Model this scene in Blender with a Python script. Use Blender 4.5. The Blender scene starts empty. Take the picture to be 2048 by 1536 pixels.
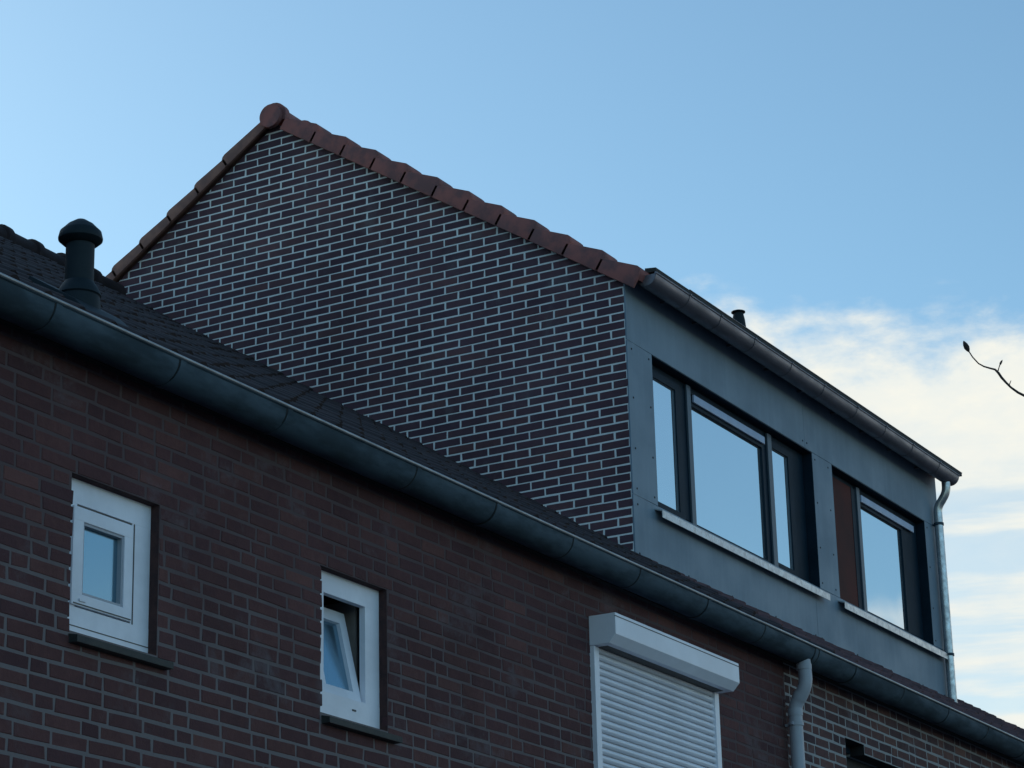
import bpy, bmesh, math, random
from mathutils import Vector, Matrix
R = math.radians
rnd = random.Random(7)
scn = bpy.context.scene
COL = scn.collection

# ------------------------------------------------------------------ camera
yaw, pit, rol = R(60.6065), R(18.680), R(-1.4284)
fwd = Vector((math.sin(yaw)*math.cos(pit), math.cos(yaw)*math.cos(pit), math.sin(pit)))
rt = Vector((math.cos(yaw), -math.sin(yaw), 0))
up = rt.cross(fwd)
r_ = rt*math.cos(rol) + up*math.sin(rol)
u_ = -rt*math.sin(rol) + up*math.cos(rol)
cd = bpy.data.cameras.new('camera'); cam = bpy.data.objects.new('camera', cd); COL.objects.link(cam)
m = Matrix((r_, u_, -fwd)).transposed().to_4x4()
cam.matrix_world = m
cd.sensor_fit = 'HORIZONTAL'; cd.sensor_width = 36.0; cd.lens = 5158.14/2048*36.0
cd.clip_start = 0.1; cd.clip_end = 3000
scn.camera = cam

# ------------------------------------------------------------------ exposure, sky, sun
scn.view_settings.view_transform = 'Standard'; scn.view_settings.look = 'None'
scn.view_settings.gamma = 1.0; scn.view_settings.exposure = 0.88
SUN_EL, SUN_AZ = R(22), R(16)          # azimuth measured from +Y towards +X: behind the houses
w = bpy.data.worlds.new('World'); scn.world = w; w.use_nodes = True
nt = w.node_tree; nt.nodes.clear()
def N(t, typ, **kw):
    n = t.nodes.new(typ)
    for k, v in kw.items(): setattr(n, k, v)
    return n
def setin(n, **kw):
    for k, v in kw.items(): n.inputs[k.replace('_', ' ')].default_value = v
    return n
def math_(t, op, a, b=None, c=None, clamp=False):
    n = t.nodes.new('ShaderNodeMath'); n.operation = op; n.use_clamp = clamp
    for i, v in enumerate((a, b, c)):
        if v is None: continue
        if isinstance(v, (int, float)): n.inputs[i].default_value = v
        else: t.links.new(v, n.inputs[i])
    return n.outputs[0]
def mixc(t, fac, a, b, blend='MIX'):
    n = t.nodes.new('ShaderNodeMix'); n.data_type = 'RGBA'; n.blend_type = blend
    for i, v in ((0, fac), (6, a), (7, b)):
        if isinstance(v, (int, float)): n.inputs[i].default_value = v
        elif isinstance(v, tuple): n.inputs[i].default_value = v if len(v) == 4 else (*v, 1)
        else: t.links.new(v, n.inputs[i])
    return n.outputs[2]
sky = N(nt, 'ShaderNodeTexSky', sky_type='NISHITA'); sky.sun_disc = False
sky.sun_elevation = SUN_EL; sky.sun_rotation = SUN_AZ
sky.air_density = 1.0; sky.dust_density = 0.7; sky.ozone_density = 3.0
tc = N(nt, 'ShaderNodeTexCoord')
sep = N(nt, 'ShaderNodeSeparateXYZ'); nt.links.new(tc.outputs['Generated'], sep.inputs[0])
zel = sep.outputs['Z']
# puffy edge noise
mp = N(nt, 'ShaderNodeMapping'); nt.links.new(tc.outputs['Generated'], mp.inputs[0]); mp.inputs['Scale'].default_value = (1, 1, 2.2)
n1 = N(nt, 'ShaderNodeTexNoise'); setin(n1, Scale=9.0, Detail=7.0, Roughness=0.55, Distortion=0.35); nt.links.new(mp.outputs[0], n1.inputs['Vector'])
mp2 = N(nt, 'ShaderNodeMapping'); nt.links.new(tc.outputs['Generated'], mp2.inputs[0]); mp2.inputs['Scale'].default_value = (1, 1, 9)
n2 = N(nt, 'ShaderNodeTexNoise'); setin(n2, Scale=6.5, Detail=6.0, Roughness=0.55, Distortion=0.2); nt.links.new(mp2.outputs[0], n2.inputs['Vector'])
thr = N(nt, 'ShaderNodeMapRange', interpolation_type='SMOOTHSTEP'); nt.links.new(sep.outputs['Y'], thr.inputs[0])
thr.inputs[1].default_value = -.25; thr.inputs[2].default_value = .2; thr.inputs[3].default_value = .232; thr.inputs[4].default_value = .335
n4 = N(nt, 'ShaderNodeTexNoise'); setin(n4, Scale=30.0, Detail=8.0, Roughness=0.58, Distortion=0.15); nt.links.new(mp.outputs[0], n4.inputs['Vector'])
edge0 = math_(nt, 'MULTIPLY', math_(nt, 'SUBTRACT', n4.outputs['Fac'], 0.5), 0.07)
edge = math_(nt, 'ADD', math_(nt, 'SUBTRACT', thr.outputs[0], zel), math_(nt, 'MULTIPLY', math_(nt, 'SUBTRACT', n1.outputs['Fac'], 0.5), 0.06))
edge = math_(nt, 'ADD', edge, edge0)
bank = N(nt, 'ShaderNodeMapRange', interpolation_type='SMOOTHSTEP'); nt.links.new(edge, bank.inputs[0])
bank.inputs[1].default_value = -0.012; bank.inputs[2].default_value = 0.026
# streaky holes lower down
hole = N(nt, 'ShaderNodeMapRange', interpolation_type='SMOOTHSTEP'); nt.links.new(n2.outputs['Fac'], hole.inputs[0])
hole.inputs[1].default_value = 0.42; hole.inputs[2].default_value = 0.60
lowz = N(nt, 'ShaderNodeMapRange', interpolation_type='SMOOTHSTEP'); nt.links.new(zel, lowz.inputs[0])
lowz.inputs[1].default_value = 0.300; lowz.inputs[2].default_value = 0.262
holef = math_(nt, 'MULTIPLY', math_(nt, 'SUBTRACT', 1.0, hole.outputs[0]), math_(nt, 'MULTIPLY', lowz.outputs[0], 0.5))
sec = N(nt, 'ShaderNodeMapRange', interpolation_type='SMOOTHSTEP'); nt.links.new(sep.outputs['X'], sec.inputs[0])
sec.inputs[1].default_value = .35; sec.inputs[2].default_value = .65
cov = math_(nt, 'MULTIPLY', math_(nt, 'MULTIPLY', bank.outputs[0], sec.outputs[0]), math_(nt, 'SUBTRACT', 1.0, holef), clamp=True)
SKS = 0.10
skyc = mixc(nt, 1.0, sky.outputs[0], (0.84, 0.985, 0.90), 'MULTIPLY')
cl = N(nt, 'ShaderNodeMapRange'); nt.links.new(math_(nt, 'ADD', math_(nt, 'MULTIPLY', n1.outputs['Fac'], .35), math_(nt, 'MULTIPLY', n4.outputs['Fac'], .65)), cl.inputs[0]); cl.inputs[1].default_value = .36; cl.inputs[2].default_value = .62
ccol = mixc(nt, cl.outputs[0], (4.2, 4.6, 4.65), (5.15, 5.1, 4.6))
fin = mixc(nt, cov, skyc, ccol)
bg = N(nt, 'ShaderNodeBackground'); bg.inputs['Strength'].default_value = SKS
nt.links.new(fin, bg.inputs[0])
wo = N(nt, 'ShaderNodeOutputWorld'); nt.links.new(bg.outputs[0], wo.inputs[0])

sl = bpy.data.lights.new('sun', 'SUN'); sl.energy = 2.0; sl.angle = R(0.5); sl.color = (1.0, .93, .82)
so = bpy.data.objects.new('sun', sl); COL.objects.link(so)
sd = Vector((math.sin(SUN_AZ)*math.cos(SUN_EL), math.cos(SUN_AZ)*math.cos(SUN_EL), math.sin(SUN_EL)))
so.rotation_euler = sd.to_track_quat('Z', 'Y').to_euler(); so.location = sd*60

# ------------------------------------------------------------------ helpers
def empty(name, loc, label=None, cat=None, group=None):
    o = bpy.data.objects.new(name, None); COL.objects.link(o); o.location = loc; o.empty_display_size = .3
    tag(o, label, cat, group); return o
def tag(o, label=None, cat=None, group=None, kind=None):
    if label: o['label'] = label
    if cat: o['category'] = cat
    if group: o['group'] = group
    if kind: o['kind'] = kind
def root_world(p):
    v = Vector((0, 0, 0))
    while p is not None: v += p.location; p = p.parent
    return v
def obj(name, bm, mat, parent=None, smooth=None, mats=None):
    """links a bmesh given in world coordinates as one object under parent"""
    off = root_world(parent)
    if parent is not None and off.length: bmesh.ops.translate(bm, verts=bm.verts, vec=-off)
    me = bpy.data.meshes.new(name)
    if smooth is not None:
        for f in bm.faces: f.smooth = True
        for e in bm.edges:
            if len(e.link_faces) == 2 and e.calc_face_angle(0) > R(smooth): e.smooth = False
    bm.to_mesh(me); bm.free()
    for mm in (mats or [mat]): me.materials.append(mm)
    o = bpy.data.objects.new(name, me); COL.objects.link(o)
    if parent is not None: o.parent = parent
    return o
def box(bm, x0, x1, y0, y1, z0, z1, bev=0.0, M=None):
    vs = [bm.verts.new((x, y, z)) for x in (x0, x1) for y in (y0, y1) for z in (z0, z1)]
    fs = []
    for q in ((0, 1, 3, 2), (4, 6, 7, 5), (0, 4, 5, 1), (2, 3, 7, 6), (0, 2, 6, 4), (1, 5, 7, 3)):
        fs.append(bm.faces.new([vs[i] for i in q]))
    if bev > 0:
        es = list({e for f in fs for e in f.edges})
        r = bmesh.ops.bevel(bm, geom=es, offset=bev, segments=2, profile=.7, affect='EDGES')
        vs = list({v for f in r['faces'] for v in f.verts} | {v for v in vs if v.is_valid})
    if M is not None: bmesh.ops.transform(bm, matrix=M, verts=[v for v in vs if v.is_valid])
    return vs
def prism(bm, pts, axis, a, b, bev=0.0):
    """polygon pts in the plane across axis, extruded from a to b"""
    def P(p, t):
        return {'x': (t, p[0], p[1]), 'y': (p[0], t, p[1]), 'z': (p[0], p[1], t)}[axis]
    A = [bm.verts.new(P(p, a)) for p in pts]; B = [bm.verts.new(P(p, b)) for p in pts]
    n = len(pts); fs = [bm.faces.new(A[::-1]), bm.faces.new(B)]
    for i in range(n): fs.append(bm.faces.new((A[i], A[(i+1) % n], B[(i+1) % n], B[i])))
    bmesh.ops.recalc_face_normals(bm, faces=fs)
    if bev > 0:
        es = list({e for f in fs for e in f.edges})
        bmesh.ops.bevel(bm, geom=es, offset=bev, segments=2, profile=.7, affect='EDGES')
def tube(bm, pts, rad, seg=20, cap=True):
    pts = [Vector(p) for p in pts]; rings = []
    if not isinstance(rad, (list, tuple)): rad = [rad]*len(pts)
    ref = Vector((1, 0, 0))
    for i, p in enumerate(pts):
        d = (pts[min(i+1, len(pts)-1)] - pts[max(i-1, 0)]).normalized()
        a = ref - d*ref.dot(d)
        if a.length < .2: a = Vector((0, 1, 0)) - d*d.y
        a.normalize(); b = d.cross(a)
        rings.append([bm.verts.new(p + (a*math.cos(t)+b*math.sin(t))*rad[i]) for t in [2*math.pi*k/seg for k in range(seg)]])
    for i in range(len(rings)-1):
        for k in range(seg): bm.faces.new((rings[i][k], rings[i][(k+1) % seg], rings[i+1][(k+1) % seg], rings[i+1][k]))
    if cap: bm.faces.new(rings[0][::-1]); bm.faces.new(rings[-1])
def lathe(bm, cx, cy, prof, seg=40):
    rings = [[bm.verts.new((cx+r*math.cos(2*math.pi*k/seg), cy+r*math.sin(2*math.pi*k/seg), z)) for k in range(seg)] for r, z in prof]
    for i in range(len(rings)-1):
        for k in range(seg): bm.faces.new((rings[i][k], rings[i][(k+1) % seg], rings[i+1][(k+1) % seg], rings[i+1][k]))
    bm.faces.new(rings[0][::-1]); bm.faces.new(rings[-1])
def halfround(bm, x0, x1, cy, cz, r, th=.003, seg=16, bead=.011, ends=True):
    """half round gutter open to the sky, running along X; bead on the street side"""
    A = []
    for x in (x0, x1):
        o = [bm.verts.new((x, cy-r*math.cos(math.pi*k/seg), cz-r*math.sin(math.pi*k/seg))) for k in range(seg+1)]
        i = [bm.verts.new((x, cy-(r-th)*math.cos(math.pi*k/seg), cz-(r-th)*math.sin(math.pi*k/seg))) for k in range(seg+1)]
        A.append((o, i))
    (o0, i0), (o1, i1) = A
    for k in range(seg):
        bm.faces.new((o0[k], o0[k+1], o1[k+1], o1[k])); bm.faces.new((i0[k], i1[k], i1[k+1], i0[k+1]))
    for k in range(seg):
        bm.faces.new((o0[k], i0[k], i0[k+1], o0[k+1])); bm.faces.new((o1[k], o1[k+1], i1[k+1], i1[k]))
    bm.faces.new((o0[0], o1[0], i1[0], i0[0])); bm.faces.new((o0[-1], i0[-1], i1[-1], o1[-1]))
    if bead: tube(bm, [(x0, cy-r+.002, cz+bead*.6), (x1, cy-r+.002, cz+bead*.6)], bead, 12)

# ------------------------------------------------------------------ materials
def mat(name, base, rough=.6, metal=0., spec=.5, var=None, vscale=4., vdet=5., bump=0., bscale=60., fac=.5, rvar=0., stretch=(1, 1, 1), ior=None, streak=0.):
    mt = bpy.data.materials.new(name); mt.use_nodes = True; t = mt.node_tree
    b = t.nodes['Principled BSDF']; b.inputs['Roughness'].default_value = rough; b.inputs['Metallic'].default_value = metal
    b.inputs['Specular IOR Level'].default_value = spec
    if ior: b.inputs['IOR'].default_value = ior
    b.inputs['Base Color'].default_value = (*base, 1)
    if var or bump:
        g = N(t, 'ShaderNodeNewGeometry')
        mpn = N(t, 'ShaderNodeMapping'); mpn.inputs['Scale'].default_value = stretch; t.links.new(g.outputs['Position'], mpn.inputs[0])
        if var:
            n = N(t, 'ShaderNodeTexNoise'); setin(n, Scale=vscale, Detail=vdet, Roughness=.6); t.links.new(mpn.outputs[0], n.inputs['Vector'])
            mr = N(t, 'ShaderNodeMapRange', interpolation_type='SMOOTHSTEP'); t.links.new(n.outputs['Fac'], mr.inputs[0]); mr.inputs[1].default_value = .5-fac*.35; mr.inputs[2].default_value = .5+fac*.35
            c = mixc(t, mr.outputs[0], base, var)
            if streak:
                m3 = N(t, 'ShaderNodeMapping'); m3.inputs['Scale'].default_value = (9, 9, .55); t.links.new(g.outputs['Position'], m3.inputs[0])
                n5 = N(t, 'ShaderNodeTexNoise'); setin(n5, Scale=1.6, Detail=5.0, Roughness=.65); t.links.new(m3.outputs[0], n5.inputs['Vector'])
                mr5 = N(t, 'ShaderNodeMapRange', interpolation_type='SMOOTHSTEP'); t.links.new(n5.outputs['Fac'], mr5.inputs[0]); mr5.inputs[1].default_value = .42; mr5.inputs[2].default_value = .72
                c = mixc(t, math_(t, 'MULTIPLY', mr5.outputs[0], streak), c, tuple(x*1.9 for x in var))
            t.links.new(c, b.inputs['Base Color'])
            if rvar:
                t.links.new(math_(t, 'ADD', rough-rvar/2, math_(t, 'MULTIPLY', mr.outputs[0], rvar)), b.inputs['Roughness'])
        if bump:
            n2_ = N(t, 'ShaderNodeTexNoise'); setin(n2_, Scale=bscale, Detail=4.0, Roughness=.6); t.links.new(mpn.outputs[0], n2_.inputs['Vector'])
            bp = N(t, 'ShaderNodeBump'); bp.inputs['Strength'].default_value = bump; bp.inputs['Distance'].default_value = .004
            t.links.new(n2_.outputs['Fac'], bp.inputs['Height']); t.links.new(bp.outputs[0], b.inputs['Normal'])
    return mt
def brick_mat(name, c1, c2, c3, soot=None, z_lo=2.6, z_hi=3.3):
    """fired clay: tone per brick from the mesh attribute 'tone', fine grain and blotches on top"""
    mt = bpy.data.materials.new(name); mt.use_nodes = True; t = mt.node_tree; b = t.nodes['Principled BSDF']
    at = N(t, 'ShaderNodeAttribute', attribute_name='tone'); g = N(t, 'ShaderNodeNewGeometry')
    cr = N(t, 'ShaderNodeValToRGB'); e = cr.color_ramp.elements; e[0].color = (*c1, 1); e[1].color = (*c3, 1); e[0].position = .1; e[1].position = .95
    k = e.new(.55); k.color = (*c2, 1)
    n = N(t, 'ShaderNodeTexNoise'); setin(n, Scale=26.0, Detail=6.0, Roughness=.7); t.links.new(g.outputs['Position'], n.inputs['Vector'])
    s = math_(t, 'ADD', at.outputs['Fac'], math_(t, 'MULTIPLY', math_(t, 'SUBTRACT', n.outputs['Fac'], .5), .9), clamp=True)
    t.links.new(s, cr.inputs[0]); c = cr.outputs[0]
    nb = N(t, 'ShaderNodeTexNoise'); setin(nb, Scale=1.3, Detail=4.0, Roughness=.6); t.links.new(g.outputs['Position'], nb.inputs['Vector'])
    mr = N(t, 'ShaderNodeMapRange'); t.links.new(nb.outputs['Fac'], mr.inputs[0]); mr.inputs[1].default_value = .3; mr.inputs[2].default_value = .7; mr.inputs[3].default_value = .75; mr.inputs[4].default_value = 1.25
    mm = N(t, 'ShaderNodeMix', data_type='RGBA', blend_type='MULTIPLY'); mm.inputs[0].default_value = 1
    t.links.new(c, mm.inputs[6]); t.links.new(mr.outputs[0], mm.inputs[7]); c = mm.outputs[2]
    ne = N(t, 'ShaderNodeTexNoise'); setin(ne, Scale=2.7, Detail=7.0, Roughness=.7, Distortion=.3); t.links.new(g.outputs['Position'], ne.inputs['Vector'])
    me_ = N(t, 'ShaderNodeMapRange', interpolation_type='SMOOTHSTEP'); t.links.new(ne.outputs['Fac'], me_.inputs[0]); me_.inputs[1].default_value = .54; me_.inputs[2].default_value = .74
    c = mixc(t, math_(t, 'MULTIPLY', me_.outputs[0], .55), c, (.16, .14, .15))
    t.links.new(c, b.inputs['Base Color']); b.inputs['Roughness'].default_value = .88; b.inputs['Specular IOR Level'].default_value = .25
    nz = N(t, 'ShaderNodeTexNoise'); setin(nz, Scale=70.0, Detail=6.0, Roughness=.75); t.links.new(g.outputs['Position'], nz.inputs['Vector'])
    bp = N(t, 'ShaderNodeBump'); bp.inputs['Strength'].default_value = .9; bp.inputs['Distance'].default_value = .005
    t.links.new(nz.outputs['Fac'], bp.inputs['Height']); t.links.new(bp.outputs[0], b.inputs['Normal'])
    return mt
def mortar_mat(name, clean, dirty, cover=None):
    """cover = (z at which grime starts, z at which it is complete)"""
    mt = bpy.data.materials.new(name); mt.use_nodes = True; t = mt.node_tree; b = t.nodes['Principled BSDF']
    g = N(t, 'ShaderNodeNewGeometry'); n = N(t, 'ShaderNodeTexNoise'); setin(n, Scale=2.2, Detail=6.0, Roughness=.65); t.links.new(g.outputs['Position'], n.inputs['Vector'])
    f = N(t, 'ShaderNodeMapRange', interpolation_type='SMOOTHSTEP')
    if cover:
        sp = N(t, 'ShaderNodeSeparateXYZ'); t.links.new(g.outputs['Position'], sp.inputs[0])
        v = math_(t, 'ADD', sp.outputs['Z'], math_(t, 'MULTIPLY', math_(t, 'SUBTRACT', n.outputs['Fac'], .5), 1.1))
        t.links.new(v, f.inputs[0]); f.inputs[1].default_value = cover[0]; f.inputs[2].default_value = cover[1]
    else:
        t.links.new(n.outputs['Fac'], f.inputs[0]); f.inputs[1].default_value = .4; f.inputs[2].default_value = .8
    n3 = N(t, 'ShaderNodeTexNoise'); setin(n3, Scale=60.0, Detail=4.0, Roughness=.7); t.links.new(g.outputs['Position'], n3.inputs['Vector'])
    c = mixc(t, f.outputs[0], clean, dirty)
    c = mixc(t, math_(t, 'MULTIPLY', n3.outputs['Fac'], .3), c, tuple(x*.45 for x in clean))
    t.links.new(c, b.inputs['Base Color']); b.inputs['Roughness'].default_value = .95; b.inputs['Specular IOR Level'].default_value = .1
    bp = N(t, 'ShaderNodeBump'); bp.inputs['Strength'].default_value = .6; bp.inputs['Distance'].default_value = .004
    t.links.new(n3.outputs['Fac'], bp.inputs['Height']); t.links.new(bp.outputs[0], b.inputs['Normal'])
    return mt
def texbrick_mat(name, axis):
    mt = bpy.data.materials.new(name); mt.use_nodes = True; t = mt.node_tree; b = t.nodes['Principled BSDF']
    g = N(t, 'ShaderNodeNewGeometry'); sp = N(t, 'ShaderNodeSeparateXYZ'); t.links.new(g.outputs['Position'], sp.inputs[0])
    cb = N(t, 'ShaderNodeCombineXYZ'); t.links.new(sp.outputs['X' if axis == 'x' else 'Y'], cb.inputs[0]); t.links.new(sp.outputs['Z'], cb.inputs[1])
    bt = N(t, 'ShaderNodeTexBrick'); t.links.new(cb.outputs[0], bt.inputs[0])
    setin(bt, Scale=1.0); bt.inputs['Brick Width'].default_value = .218; bt.inputs['Row Height'].default_value = .0635; bt.inputs['Mortar Size'].default_value = .006
    bt.inputs['Color1'].default_value = (.06, .03, .026, 1); bt.inputs['Color2'].default_value = (.085, .045, .036, 1); bt.inputs['Mortar'].default_value = (.2, .18, .16, 1)
    t.links.new(bt.outputs[0], b.inputs['Base Color']); b.inputs['Roughness'].default_value = .9
    return mt
MT = dict(
 brick_old=brick_mat('brick_old', (.080, .036, .040), (.106, .045, .045), (.140, .061, .056)),
 brick_new=brick_mat('brick_new', (.064, .038, .044), (.115, .056, .052), (.17, .085, .070)),
 brick_gable=brick_mat('brick_gable', (.088, .052, .072), (.110, .060, .076), (.145, .072, .078)),
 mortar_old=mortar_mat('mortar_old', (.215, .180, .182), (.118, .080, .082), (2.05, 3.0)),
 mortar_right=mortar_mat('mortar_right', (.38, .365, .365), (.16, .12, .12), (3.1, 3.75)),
 mortar_gable=mortar_mat('mortar_gable', (.90, .90, .90), (.72, .71, .71)),
 wall_plain=texbrick_mat('wall_plain', 'x'),
 wall_side=texbrick_mat('wall_side', 'y'),
 brick_plain=mat('brick_reveal', (.085, .042, .040), .9, spec=.2, var=(.055, .032, .033), vscale=14, vdet=7, bump=.8, bscale=60, fac=.4),
 tile=mat('roof_tile', (.050, .034, .036), .8, spec=.25, var=(.026, .020, .022), vscale=7, bump=.5, bscale=50, fac=.7),
 tile_red=mat('roof_tile_red', (.17, .088, .09), .8, spec=.25, var=(.075, .05, .056), vscale=7, bump=.5, bscale=50, fac=.7),
 verge=mat('verge_tile_clay', (.34, .115, .10), .65, spec=.3, var=(.19, .085, .085), vscale=7, bump=.4, bscale=70, fac=.4),
 verge_brown=mat('brown_verge_clay', (.31, .155, .12), .7, spec=.25, var=(.21, .11, .095), vscale=8, bump=.4, bscale=70, fac=.4),  # browner, slightly lighter clay for the rear slope verge
 zinc=mat('weathered_zinc', (.062, .098, .128), .8, metal=.1, spec=.3, var=(.036, .055, .070), vscale=3.2, vdet=8, fac=.4, rvar=.2, bump=.3, bscale=9, stretch=(1, 3, 3)),
 zinc_edge=mat('zinc_edge', (.42, .42, .42), .4, metal=.6, var=(.28, .28, .28), vscale=8, fac=.6),
 copper=mat('brown_grey_gutter_metal', (.23, .215, .24), .45, metal=.7, var=(.14, .135, .155), vscale=4, vdet=6, fac=.8, rvar=.15, stretch=(1, 4, 4)),
 galv=mat('galvanised_metal', (.62, .62, .62), .34, metal=.85, var=(.42, .42, .43), vscale=22, fac=.7, rvar=.2),
 panel=mat('grey_cladding_board', (.19, .255, .32), .58, var=(.155, .21, .265), vscale=1.9, vdet=9, fac=.5, rvar=.12, bump=.12, bscale=18, streak=.15),
 seam=mat('dark_seam', (.012, .012, .013), .8),
 anth=mat('anthracite_frame', (.006, .019, .032), .55, spec=.12, var=(.010, .025, .042), vscale=5),
 anth_lite=mat('grey_frame_edge', (.06, .09, .12), .4),
 vent=mat('ventilation_strip', (.38, .46, .62), .4, var=(.33, .40, .54), vscale=12),
 white=mat('white_pvc', (.86, .85, .92), .38, var=(.74, .73, .79), vscale=4, vdet=8, fac=.5),
 white_line=mat('grey_gasket_shade', (.10, .085, .08), .7),
 shutter=mat('white_shutter_aluminium', (.86, .85, .92), .35, var=(.77, .76, .82), vscale=3, fac=.5),
 stone=mat('dark_sill_stone', (.026, .030, .032), .6, spec=.3, var=(.045, .045, .042), vscale=9, bump=.3, bscale=70),
 plastic=mat('black_plastic', (.006, .014, .019), .6, spec=.25, var=(.010, .019, .026), vscale=8, bump=.06),
 pvc=mat('grey_pvc_pipe', (.40, .41, .46), .42, var=(.33, .34, .38), vscale=6, vdet=6, fac=.8),
 red=mat('dark_red_panel', (.10, .018, .014), .6, spec=.1, var=(.05, .014, .013), vscale=2.5, fac=.8),
 dark=mat('dark_interior', (.02, .02, .02), .9),
 plaster=mat('interior_plaster', (.30, .27, .25), .9, var=(.24, .21, .2), vscale=6),
 wood=mat('soffit_wood', (.03, .028, .026), .8),
 bark=mat('twig_bark', (.030, .024, .024), .8, var=(.05, .042, .04), vscale=40, bump=.5, bscale=200),
 ground=mat('paving', (.12, .125, .14), .9, var=(.09, .095, .105), vscale=.8, bump=.3, bscale=12),
)
def glass(name, base, rough, ior, metal=0.):
    mt = bpy.data.materials.new(name); mt.use_nodes = True; t = mt.node_tree; b = t.nodes['Principled BSDF']
    b.inputs['Base Color'].default_value = (*base, 1); b.inputs['Roughness'].default_value = rough; b.inputs['IOR'].default_value = ior; b.inputs['Metallic'].default_value = metal
    g = N(t, 'ShaderNodeNewGeometry'); n = N(t, 'ShaderNodeTexNoise'); setin(n, Scale=1.1, Detail=1.0); t.links.new(g.outputs['Position'], n.inputs['Vector'])
    bp = N(t, 'ShaderNodeBump'); bp.inputs['Strength'].default_value = .22; bp.inputs['Distance'].default_value = .02
    t.links.new(n.outputs['Fac'], bp.inputs['Height']); t.links.new(bp.outputs[0], b.inputs['Normal'])
    return mt
MT['glass'] = glass('coated_window_glass', (.88, .92, .95), .04, 1.5, .93)
MT['glass_small'] = glass('frosted_window_glass', (.26, .42, .52), .18, 1.5, .9)

# ------------------------------------------------------------------ brickwork built brick by brick
def add_brick(bm, lay, tone, u0, u1, z0, z1, face, depth, plane, ch=.003, jit=.0012):
    """plane 'y': wall faces -Y at Y=face, u = X; plane 'x': wall faces -X at X=face, u = Y"""
    j = lambda s=None: rnd.uniform(-(s or jit), s or jit)
    f = face + rnd.uniform(-.0012, .0012)
    c = [(u0+j(), z0+j()), (u1+j(), z0+j()), (u1+j(), z1+j()), (u0+j(), z1+j())]
    cu, cz = (u0+u1)/2, (z0+z1)/2
    def V(u, z, d): return bm.verts.new((u, d, z) if plane == 'y' else (d, u, z))
    A = [V(u + (ch if u < cu else -ch), z + (ch if z < cz else -ch), f + j(.0008)) for u, z in c]
    B = [V(u, z, f+ch) for u, z in c]; D = [V(u, z, f+depth) for u, z in c]
    fs = [bm.faces.new(A)]
    for P, Q in ((A, B), (B, D)):
        for k in range(4): fs.append(bm.faces.new((P[k], Q[k], Q[(k+1) % 4], P[(k+1) % 4])))
    for v in A+B+D: v[lay] = tone
def course_tone(): return min(1, max(0, rnd.gauss(.45, .17)))
def wall_bricks(bm, x0, x1, z0, z1, zphase, H, face, holes, L=.218, J=.010, JZ=.011, wild=True, depth=.03):
    lay = bm.verts.layers.float.new('tone') if 'tone' not in bm.verts.layers.float else bm.verts.layers.float['tone']
    k0 = math.floor((z0-zphase)/H); k = k0
    while zphase + k*H < z1 - .005:
        a = zphase + k*H + JZ/2; b = zphase + (k+1)*H - JZ/2
        u = x0 - rnd.uniform(0, .2) if wild else x0 - (k % 2)*L/2
        since = 0
        while u < x1:
            if wild:
                hd = since >= 2 and rnd.random() < .55 or since == 1 and rnd.random() < .25
                since = 0 if hd else since+1
                ln = (L/2 if hd else L) + rnd.uniform(-.003, .003)
            else: ln = L
            p, q = max(u+J/2, x0), min(u+ln-J/2, x1)
            segs = [(p, q)]
            for hx0, hx1, hz0, hz1 in holes:
                if a < hz1-.012 and b > hz0+.012:
                    ns = []
                    for s, e in segs:
                        if e <= hx0 or s >= hx1: ns.append((s, e)); continue
                        if s < hx0: ns.append((s, hx0 + rnd.uniform(-.004, .003)))
                        if e > hx1: ns.append((hx1 + rnd.uniform(-.002, .002), e))
                    segs = ns
            tone = course_tone()
            for s, e in segs:
                if e-s > .018: add_brick(bm, lay, tone, s, e, a, min(b, z1), face, depth, 'y', .004, .0028)
            u += ln
        k += 1
def slab_with_holes(bm, x0, x1, z0, z1, y0, y1, holes):
    xs = sorted({x0, x1} | {h[0] for h in holes} | {h[1] for h in holes}); zs = sorted({z0, z1} | {h[2] for h in holes} | {h[3] for h in holes})
    xs = [x for x in xs if x0 <= x <= x1]; zs = [z for z in zs if z0 <= z <= z1]
    inside = lambda i, j: not any(h[0] <= (xs[i]+xs[i+1])/2 <= h[1] and h[2] <= (zs[j]+zs[j+1])/2 <= h[3] for h in holes)
    vd = {}
    def V(i, j, y):
        if (i, j, y) not in vd: vd[(i, j, y)] = bm.verts.new((xs[i], y, zs[j]))
        return vd[(i, j, y)]
    nx, nz = len(xs)-1, len(zs)-1
    ok = lambda i, j: 0 <= i < nx and 0 <= j < nz and inside(i, j)
    for i in range(nx):
        for j in range(nz):
            if not ok(i, j): continue
            bm.faces.new((V(i, j, y0), V(i+1, j, y0), V(i+1, j+1, y0), V(i, j+1, y0)))
            bm.faces.new((V(i, j, y1), V(i, j+1, y1), V(i+1, j+1, y1), V(i+1, j, y1)))
            if not ok(i-1, j): bm.faces.new((V(i, j, y0), V(i, j+1, y0), V(i, j+1, y1), V(i, j, y1)))
            if not ok(i+1, j): bm.faces.new((V(i+1, j, y0), V(i+1, j, y1), V(i+1, j+1, y1), V(i+1, j+1, y0)))
            if not ok(i, j-1): bm.faces.new((V(i, j, y0), V(i, j, y1), V(i+1, j, y1), V(i+1, j, y0)))
            if not ok(i, j+1): bm.faces.new((V(i, j+1, y0), V(i+1, j+1, y0), V(i+1, j+1, y1), V(i, j+1, y1)))

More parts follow.
